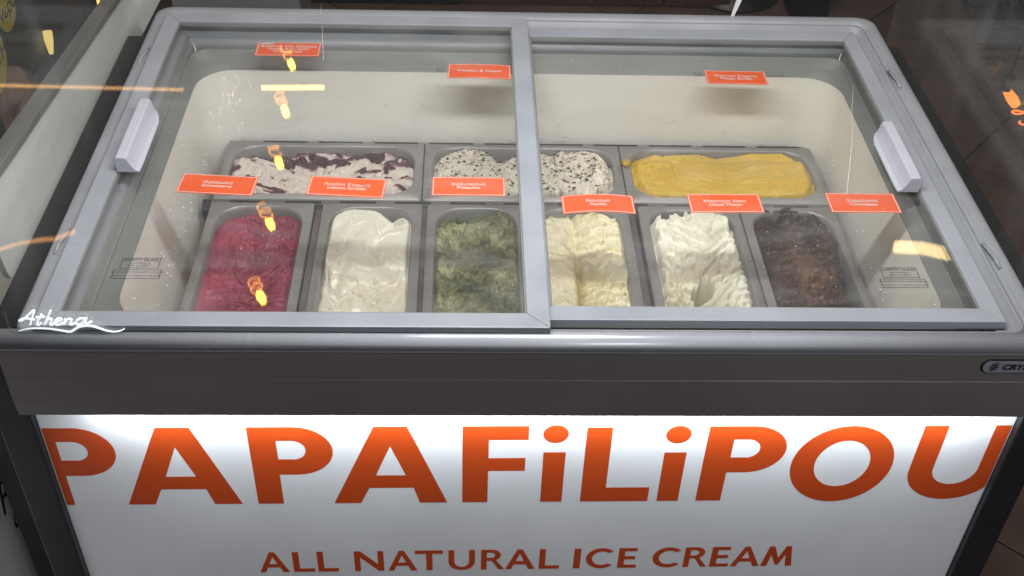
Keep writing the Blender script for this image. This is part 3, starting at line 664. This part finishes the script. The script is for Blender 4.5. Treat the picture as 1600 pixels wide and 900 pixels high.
# old printed marks beside two of the cards
def boxline(mb, x0, x1, y0, y1, z, t=.0006, sk=0):
    def q(a, b, c5, d): mb.add([(a+sk*(b-y0), b, z), (c5+sk*(b-y0), b, z), (c5+sk*(d-y0), d, z), (a+sk*(d-y0), d, z)], [(0, 1, 2, 3)])
    t = t*1.5; q(x0, y0, x1, y0+t); q(x0, y1-t, x1, y1); q(x0, y0+t, x0+t, y1-t); q(x1-t, y0+t, x1, y1-t)
for x, y, z, par in ((-.4985, .1165, .0094, lidL), (.4715, .1235, -.0031, lidR)):
    mb = MB(); boxline(mb, x-.024, x+.024, y-.010, y+.0105, z); boxline(mb, x-.030, x+.029, y-.0305, y-.0125, z)
    mk = mb.build('safety_mark', M_ink, par, fix=False)
    text('SAFETY GLASS', x, y+.0060, z+.0001, .0068, M_ink, mk, off=.0001)
    text('according to', x, y+.0003, z+.0001, .0052, M_ink, mk)
    text('EN 12150-1', x, y-.0052, z+.0001, .0060, M_ink, mk)
    text('WARNING: DO NOT EXPOSE', x, y-.0180, z+.0001, .0049, M_ink, mk)
    text('THIS UNIT TO DIRECT SUNLIGHT', x, y-.0252, z+.0001, .0041, M_ink, mk)
for x0, x1, y, z, par in ((.277, .289, .629, -.0031, lidR), (.397, .424, .630, -.0031, lidR), (-.1385, -.1275, .612, .0094, lidL), (-.017+.0, -.0165+.004, .612, .0094, lidL)):
    mb = MB(); boxline(mb, x0, x1, y-.007, y+.007, z, .0005)
    mb.add([(x0+.001, y-.002, z), (x1-.002, y-.0025, z), (x1-.002, y-.0015, z), (x0+.001, y-.001, z)], [(0, 1, 2, 3)])
    mb.build('printed_mark', M_ink, par, fix=False)
# thin pale raised stripes across the lid glass
def stripe(pts, r, label, m=M_cardw):
    o = MB().tube(pts, r, 5).build('stripe', m); tag(o, label, 'stripe'); return o
stripe([(.5325, .60, -.0029), (.512, .53, -.0029), (.487, .43, -.0029), (.445, .296, -.0029)], .0003, 'thin white stripe lying slanted on the right lid by the Chocolate card')
stripe([(-.346, .842, .0015), (-.342, .80, .013), (-.335, .751, .0095), (-.321, .633, .0095)], .00025, 'thin pale stripe over the rear edge beside the Forest fruit card')

# frost specks and drips under the lids, frost on the liner
M_frost = mat('frost', (.80, .82, .82), .5)
rnd = random.Random(11)
for par, x0, x1, z in ((lidL, -.56, -.02, .0049), (lidR, .02, .545, -.0076)):
    b = MB()
    for k in range(95):
        x, y, q = rnd.uniform(x0, x1), rnd.uniform(.06, .74), rnd.choice((.0004, .0006, .0006, .0009))
        n = 6; ring = [(x+q*math.cos(2*math.pi*i/n), y+q*rnd.uniform(.8, 1.5)*math.sin(2*math.pi*i/n), z) for i in range(n)]
        b.add(ring+[(x, y, z-q*.6)], [(i, (i+1) % n, n) for i in range(n)])
    tag(b.build('frost_specks', M_frost, par, fix=False), kind='stuff')
b = MB()
for k in range(260):
    side = rnd.choice('bblr'); t = rnd.random(); z = PZ+.004+.11*rnd.random()**2.2; q = rnd.uniform(.0006, .0022)
    if side == 'b': c0 = (rnd.uniform(-.48, .48), .684+(z+.07)*.13, z); e = (1, 0)
    else: sgn = -1 if side == 'l' else 1; c0 = (sgn*(.5315+(z+.07)*.085), .12+.5*t, z); e = (0, 1)
    n = 5; ring = [(c0[0]+e[0]*q*rnd.uniform(.6, 1.6)*math.cos(2*math.pi*i/n), c0[1]+e[1]*q*rnd.uniform(.6, 1.6)*math.cos(2*math.pi*i/n), c0[2]+q*math.sin(2*math.pi*i/n)) for i in range(n)]
    top = (c0[0]*(1-.0022/abs(c0[0]) if side != 'b' and c0[0] else 1), c0[1]-(.0012 if side == 'b' else 0), c0[2])
    b.add(ring+[top], [(i, (i+1) % n, n) for i in range(n)])
tag(b.build('frost', M_frost, FZ, fix=False), kind='stuff')
for x, y in ((-.585, .60), (-.585, .15), (.5625, .60), (.5625, .12), (-.30, .772), (.30, .762), (-.45, .009), (.42, .037)):
    zt = .0128 if x < 0 else .0008
    MB().loft([rrect(x-.0028, x+.0028, y-.0028, y+.0028, .0027, zt, 3), rrect(x-.0022, x+.0022, y-.0022, y+.0022, .0021, zt+.0006, 3)], cap1=True).build('screw_cap', M_lid, lidL if x < 0 else lidR)

# ------------------------------------------------------------------ lamps seen only as reflections in the lids
M_hot = emit('filament_hot', (1, .62, .08), 24)
M_coil = emit('filament_coil', (1, .38, .04), 8)
M_cord = mat('lamp_cord', (.02, .02, .02), .6)
def pendant(x, y, z, label, s=1.0, lean=.25, top=2.7, hot=M_hot, coil=M_coil):
    t = thing('pendant_bulb', (x, y, z), label, 'lamp', 'bare filament bulbs hanging in a row')
    ph = x*40+y*9; turns = 1.9+.5*math.sin(y*7); b = MB(); pts = []
    for k in range(61):
        a = ph+2*math.pi*k/61*turns; zz = z-.058*s+.060*s*k/60; pts.append((x+.025*s*math.cos(a)+lean*(zz-z), y+.025*s*math.sin(a), zz))
    b.tube(pts, .0034*s, 6); b.build('filament', coil, t, fix=False)
    b = MB(); pts = []
    b.tube([(x+lean*.012*s, y, z+.014*s), (x+lean*.03*s, y, z+.034*s), (x+lean*.06*s, y, z+.064*s)], [.015*s, .0185*s, .014*s], 10); b.build('bright_coil', hot, t, fix=False)
    b = MB(); b.tube([(x+lean*.07*s, y, z+.070*s), (x+lean*.07*s, y, z+.12*s)], .017*s, 10); b.build('socket', M_cord, t)
    b = MB(); b.tube([(x+lean*.07*s, y, z+.121*s), (x, y, top)], .003, 6); b.build('cord', M_cord, t)
    return t
for (x, y, l) in ((-.820, 2.954, 'bare filament bulb, farthest but one of the hanging row'), (-.798, 2.592, 'bare filament bulb in the middle of the hanging row'), (-.781, 2.215, 'bare filament bulb, second nearest of the hanging row'), (-.758, 1.822, 'bare filament bulb, nearest of the hanging row'), (-.84, 3.327, 'bare filament bulb, farthest of the hanging row')):
    pendant(x, y, 1.5, l, s=.80)
def bar(a, b, r, m, label):
    o = MB().tube([a, b], r, 8).build('tube_lamp', m); tag(o, label, 'lamp'); return o
M_bar = emit('tube_warm', (1, .72, .32), 16)
bar((-.92, 3.08, 1.5), (-.67, 3.09, 1.5), .008, emit('tube_yellow', (1, .68, .16), 13), 'short warm tube lamp hanging behind the row of bulbs')
o = MB(); o.tube([(1.40, 2.105, 1.5), (1.49, 2.10, 1.5), (1.62, 2.05, 1.5)], .022, 8); o = o.build('tube_lamp', emit('tube_pale', (1, .70, .30), 10)); tag(o, 'pale yellow curved tube lamp hanging high on the right', 'lamp')
fs = thing('fairy_lights', (-1.1, 2.9, 1.5), 'cluster of tiny warm fairy lights hanging behind the freezer', 'lights')
rnd = random.Random(3); b = MB()
for k in range(34):
    x, y, z = -1.03+rnd.gauss(0, .035), 3.02+rnd.gauss(0, .11), 1.5+rnd.uniform(-.02, .02)
    b.tube([(x, y, z-.004), (x, y, z), (x, y, z+.004)], [.001, .0034*rnd.uniform(.3, 1.2), .001], 6)
tag(b.build('tiny_bulbs', emit('fairy_warm', (1, .72, .35), 4), fs, fix=False), kind='stuff')
M_warm = emit('warm_strip', (1, .50, .16), 8)
bar((-1.62, -2.1, -.538), (-.93, -2.1, -.546), .0045, M_warm, 'thin warm light strip low behind the viewer, seen as a streak in the canopy glass')
o = MB(); o.tube([(-1.42, -1.6, -.83), (-1.344, -1.6, -.807), (-1.30, -1.6, -.790), (-1.236, -1.6, -.777), (-1.19, -1.6, -.772), (-1.139, -1.6, -.750)], [.006, .005, .004, .006, .005, .007], 8); o = o.build('rope_light', emit('rope_warm', (1, .42, .12), 6)); tag(o, 'short bent amber rope light near the floor, seen as a wavy streak', 'lamp')
# ------------------------------------------------------------------ left: grey guard of the neighbouring counter, its board, posters
gd = thing('metal_guard', (-.70, .6, -.09), 'low grey metal guard plate with rounded front corner left of the freezer', 'guard')
gp = [(.19, -.0745)]+[(.176+.004, -.070), (.170, -.060), (.166, -.048)]+[(.150, .075), (1.15, -.020), (1.15, -.118)]
MB().prism([(y, z) for y, z in gp], -.700, -.692).build('guard_plate', M_guard, gd)
MB().prism([(.140, .0735), (1.16, -.0235), (1.16, -.011), (.140, .087)], -.712, -.688).build('guard_trim', M_trim, gd, bevel=.001)
# the counter behind it
nb = thing('side_counter', (-1.05, .4, -.9), 'dark counter with a pale lettered side standing left of the freezer', 'counter')
sbp = MB().box(-.885, -.85, -.35, .62, -.90, -.34).build('sign_panel', mat('sign_white', (.84, .86, .87), .5, noise=.1, nscale=3), nb)
text('OR', -.8495, .196, -.585, .088, M_black, sbp, rot=(R(90), 0, R(90)), align='CENTER', sx=1.0, shear=.25)
text('CA', -.8495, .262, -.655, .055, M_black, sbp, rot=(R(90), 0, R(90)), align='CENTER', sx=1.0, shear=.25)
MB().box(-1.5, -.89, -.4, .6, -.9, -.42).build('counter_body', M_black, nb)
MB().box(-.79, -.75, .14, .60, -.90, -.33).build('dark_post', M_black, nb, bevel=.004)
# poster board far left
pb = thing('poster_board', (-1.3, 1.7, -.9), 'dark poster board with yellow round stickers at the far left', 'poster')
MB().box(-1.24, -1.202, .9, 2.05, -.9, .1).build('board', mat('board_dark', (.022, .021, .022), .45, noise=.4, nscale=5), pb)
M_yel = mat('sticker_yellow', (.62, .50, .03), .5, noise=.1); M_skin = mat('poster_tan', (.34, .19, .13), .5, noise=.3, nscale=9)
def disc(y, z, r, m, dx=.0): return MB().prism([(y+r*math.cos(2*math.pi*k/28), z+r*math.sin(2*math.pi*k/28)) for k in range(28)], -1.202+dx, -1.200+dx).build('sticker', m, pb)
disc(1.565, -.375, .062, M_yel); disc(1.42, -.445, .078, M_yel)
text('νερό', -1.1995, 1.57, -.385, .05, M_black, pb, rot=(R(90), 0, R(90)), off=.001)
text('ΠΥΗ', -1.1995, 1.45, -.45, .05, M_black, pb, rot=(R(90), 0, R(90)), off=.001)
MB().prism([(1.38, -.70), (1.50, -.72), (1.60, -.70), (1.60, -.62), (1.55, -.53), (1.50, -.50), (1.42, -.52), (1.38, -.58)], -1.202, -1.2005).build('bottle_print', M_skin, pb)
text('ΓΡΗΚ', -1.1995, 1.47, -.60, .03, M_black, pb, rot=(R(90), 0, R(90)))
M_chalk = mat('chalk', (.16, .15, .14), .8)
for k, (tx, sz) in enumerate((('ΡΟΔΙ', .03), ('ΜΕΛΙ', .036), ('ΦΕΤΑ', .03), ('12345', .024))):
    text(tx, -1.1995, 1.655-.004*k, -.49-.04*k, sz, M_chalk, pb, rot=(R(90), 0, R(90)))
# small lamps and glints at the back left
M_amber = emit('amber', (1, .42, .12), 3.0)
ls = thing('light_string', (-1.0, 2.2, -.6), 'short vertical string of amber lights at the back left', 'lights')
MB().tube([(-1.194, 2.185, -.76), (-1.194, 2.2, -.3)], .002, 5).build('wire', M_cord, ls)
for k in range(6):
    z = -.735+k*.05; MB().tube([(-1.190, 2.184, z), (-1.190, 2.185, z+.034)], .0045, 6).build('amber_bulb', M_amber, ls, fix=False)
cl = MB().tube([(-1.19, 1.74, -.60), (-1.19, 1.745, -.565), (-1.19, 1.75, -.54)], [.006, .012, .013], 8).build('candle_lamp', emit('candle', (1, .78, .25), .9)); tag(cl, 'tiny glowing candle lamp low by the poster board', 'lamp')
MB_ = MB().box(-1.6, -1.25, 2.05, 2.9, -.9, -.3).build('dark_cabinet', mat('cabinet_dark', (.03, .027, .027), .35, noise=.3), None, bevel=.01); tag(MB_, 'dark cabinet standing at the back left', 'cabinet')
# back: furniture legs seen over the rear edge
st = thing('bar_stool', (1.09, 2.62, -.9), 'black stool leg and foot behind the right rear corner', 'stool')
MB().box(1.02, 1.15, 2.60, 2.72, -.895, -.2).build('leg', M_black, st, bevel=.004)
MB().box(.95, 1.22, 2.5, 2.82, -.2, -.16).build('seat', M_black, st, bevel=.01)
tb = thing('pedestal_table', (.86, 2.86, -.9), 'dark round table foot behind the freezer', 'table')
foot = MB(); foot.loft([[(.85+r*math.cos(2*math.pi*k/24), 2.80+r*math.sin(2*math.pi*k/24), z) for k in range(24)] for r, z in ((.17, -.899), (.17, -.89), (.03, -.865), (.025, -.3))], cap0=True, cap1=True); foot.build('foot', mat('table_dark', (.02, .02, .024), .35), tb)
rw = MB().box(-.70, -.12, 2.66, 3.1, -.9, -.1).build('wooden_cabinet', mat('cabinet_black', (.012, .011, .012), .3, noise=.3), None, bevel=.004); tag(rw, 'black cabinet standing behind the freezer on the left', 'cabinet')
rc = thing('red_bench', (.2, 2.9, -.9), 'reddish brown wooden bench behind the freezer', 'bench')
for k in range(4):
    MB().box(-.115+k*.235, .115+k*.235, 2.665, 2.69, -.895, -.45).build('plank', M_redwood, rc, bevel=.002)
MB().box(-.12, .83, 2.66, 3.0, -.45, -.42).build('seat', M_redwood, rc, bevel=.003)
sp = MB().prism([(-1.02, -.90), (-.62, -.90), (-.62, -.60), (-1.02, -.60)], 2.35, 2.60, 'y').build('paper_box', mat('carton_grey', (.30, .31, .32), .6, noise=.1), None, bevel=.004); tag(sp, 'pale grey box on the floor behind the left rear corner', 'box')
# grey lettered mat at the far right
mt = thing('floor_mat', (1.9, 2.7, -.898), 'grey floor mat with worn lettering at the far right', 'mat')
MB().prism([(1.62, 2.44), (2.4, 2.32), (2.4, 3.1), (1.76, 3.1)], -.8995, -.892, 'z').build('mat_body', M_mat, mt)
text('ORLINE', 1.90, 2.70, -.8915, .14, M_black, mt, rot=(0, 0, R(-8)))
text('KAFE', 1.86, 2.53, -.8915, .10, M_black, mt, rot=(0, 0, R(-8)))
# glowing bulb shape standing in for a bulb's reflection at the far right
pendant(1.30, 1.468, -.566, 'stand-in for a reflected orange filament bulb, low at the far right', s=.78, lean=-.9, top=1.4, hot=emit('filament_reflected', (1, .27, .05), 1.6), coil=emit('coil_reflected', (1, .22, .04), 1.6))
# white sliver modelled in place of a light glint on the rear edge
wc = MB().prism([(.372, 0), (.377, 0), (.386, .030), (.377, .031)], .828, .831, 'y').build('white_glint', M_cardw, FZ)
print('tiles', cnt)
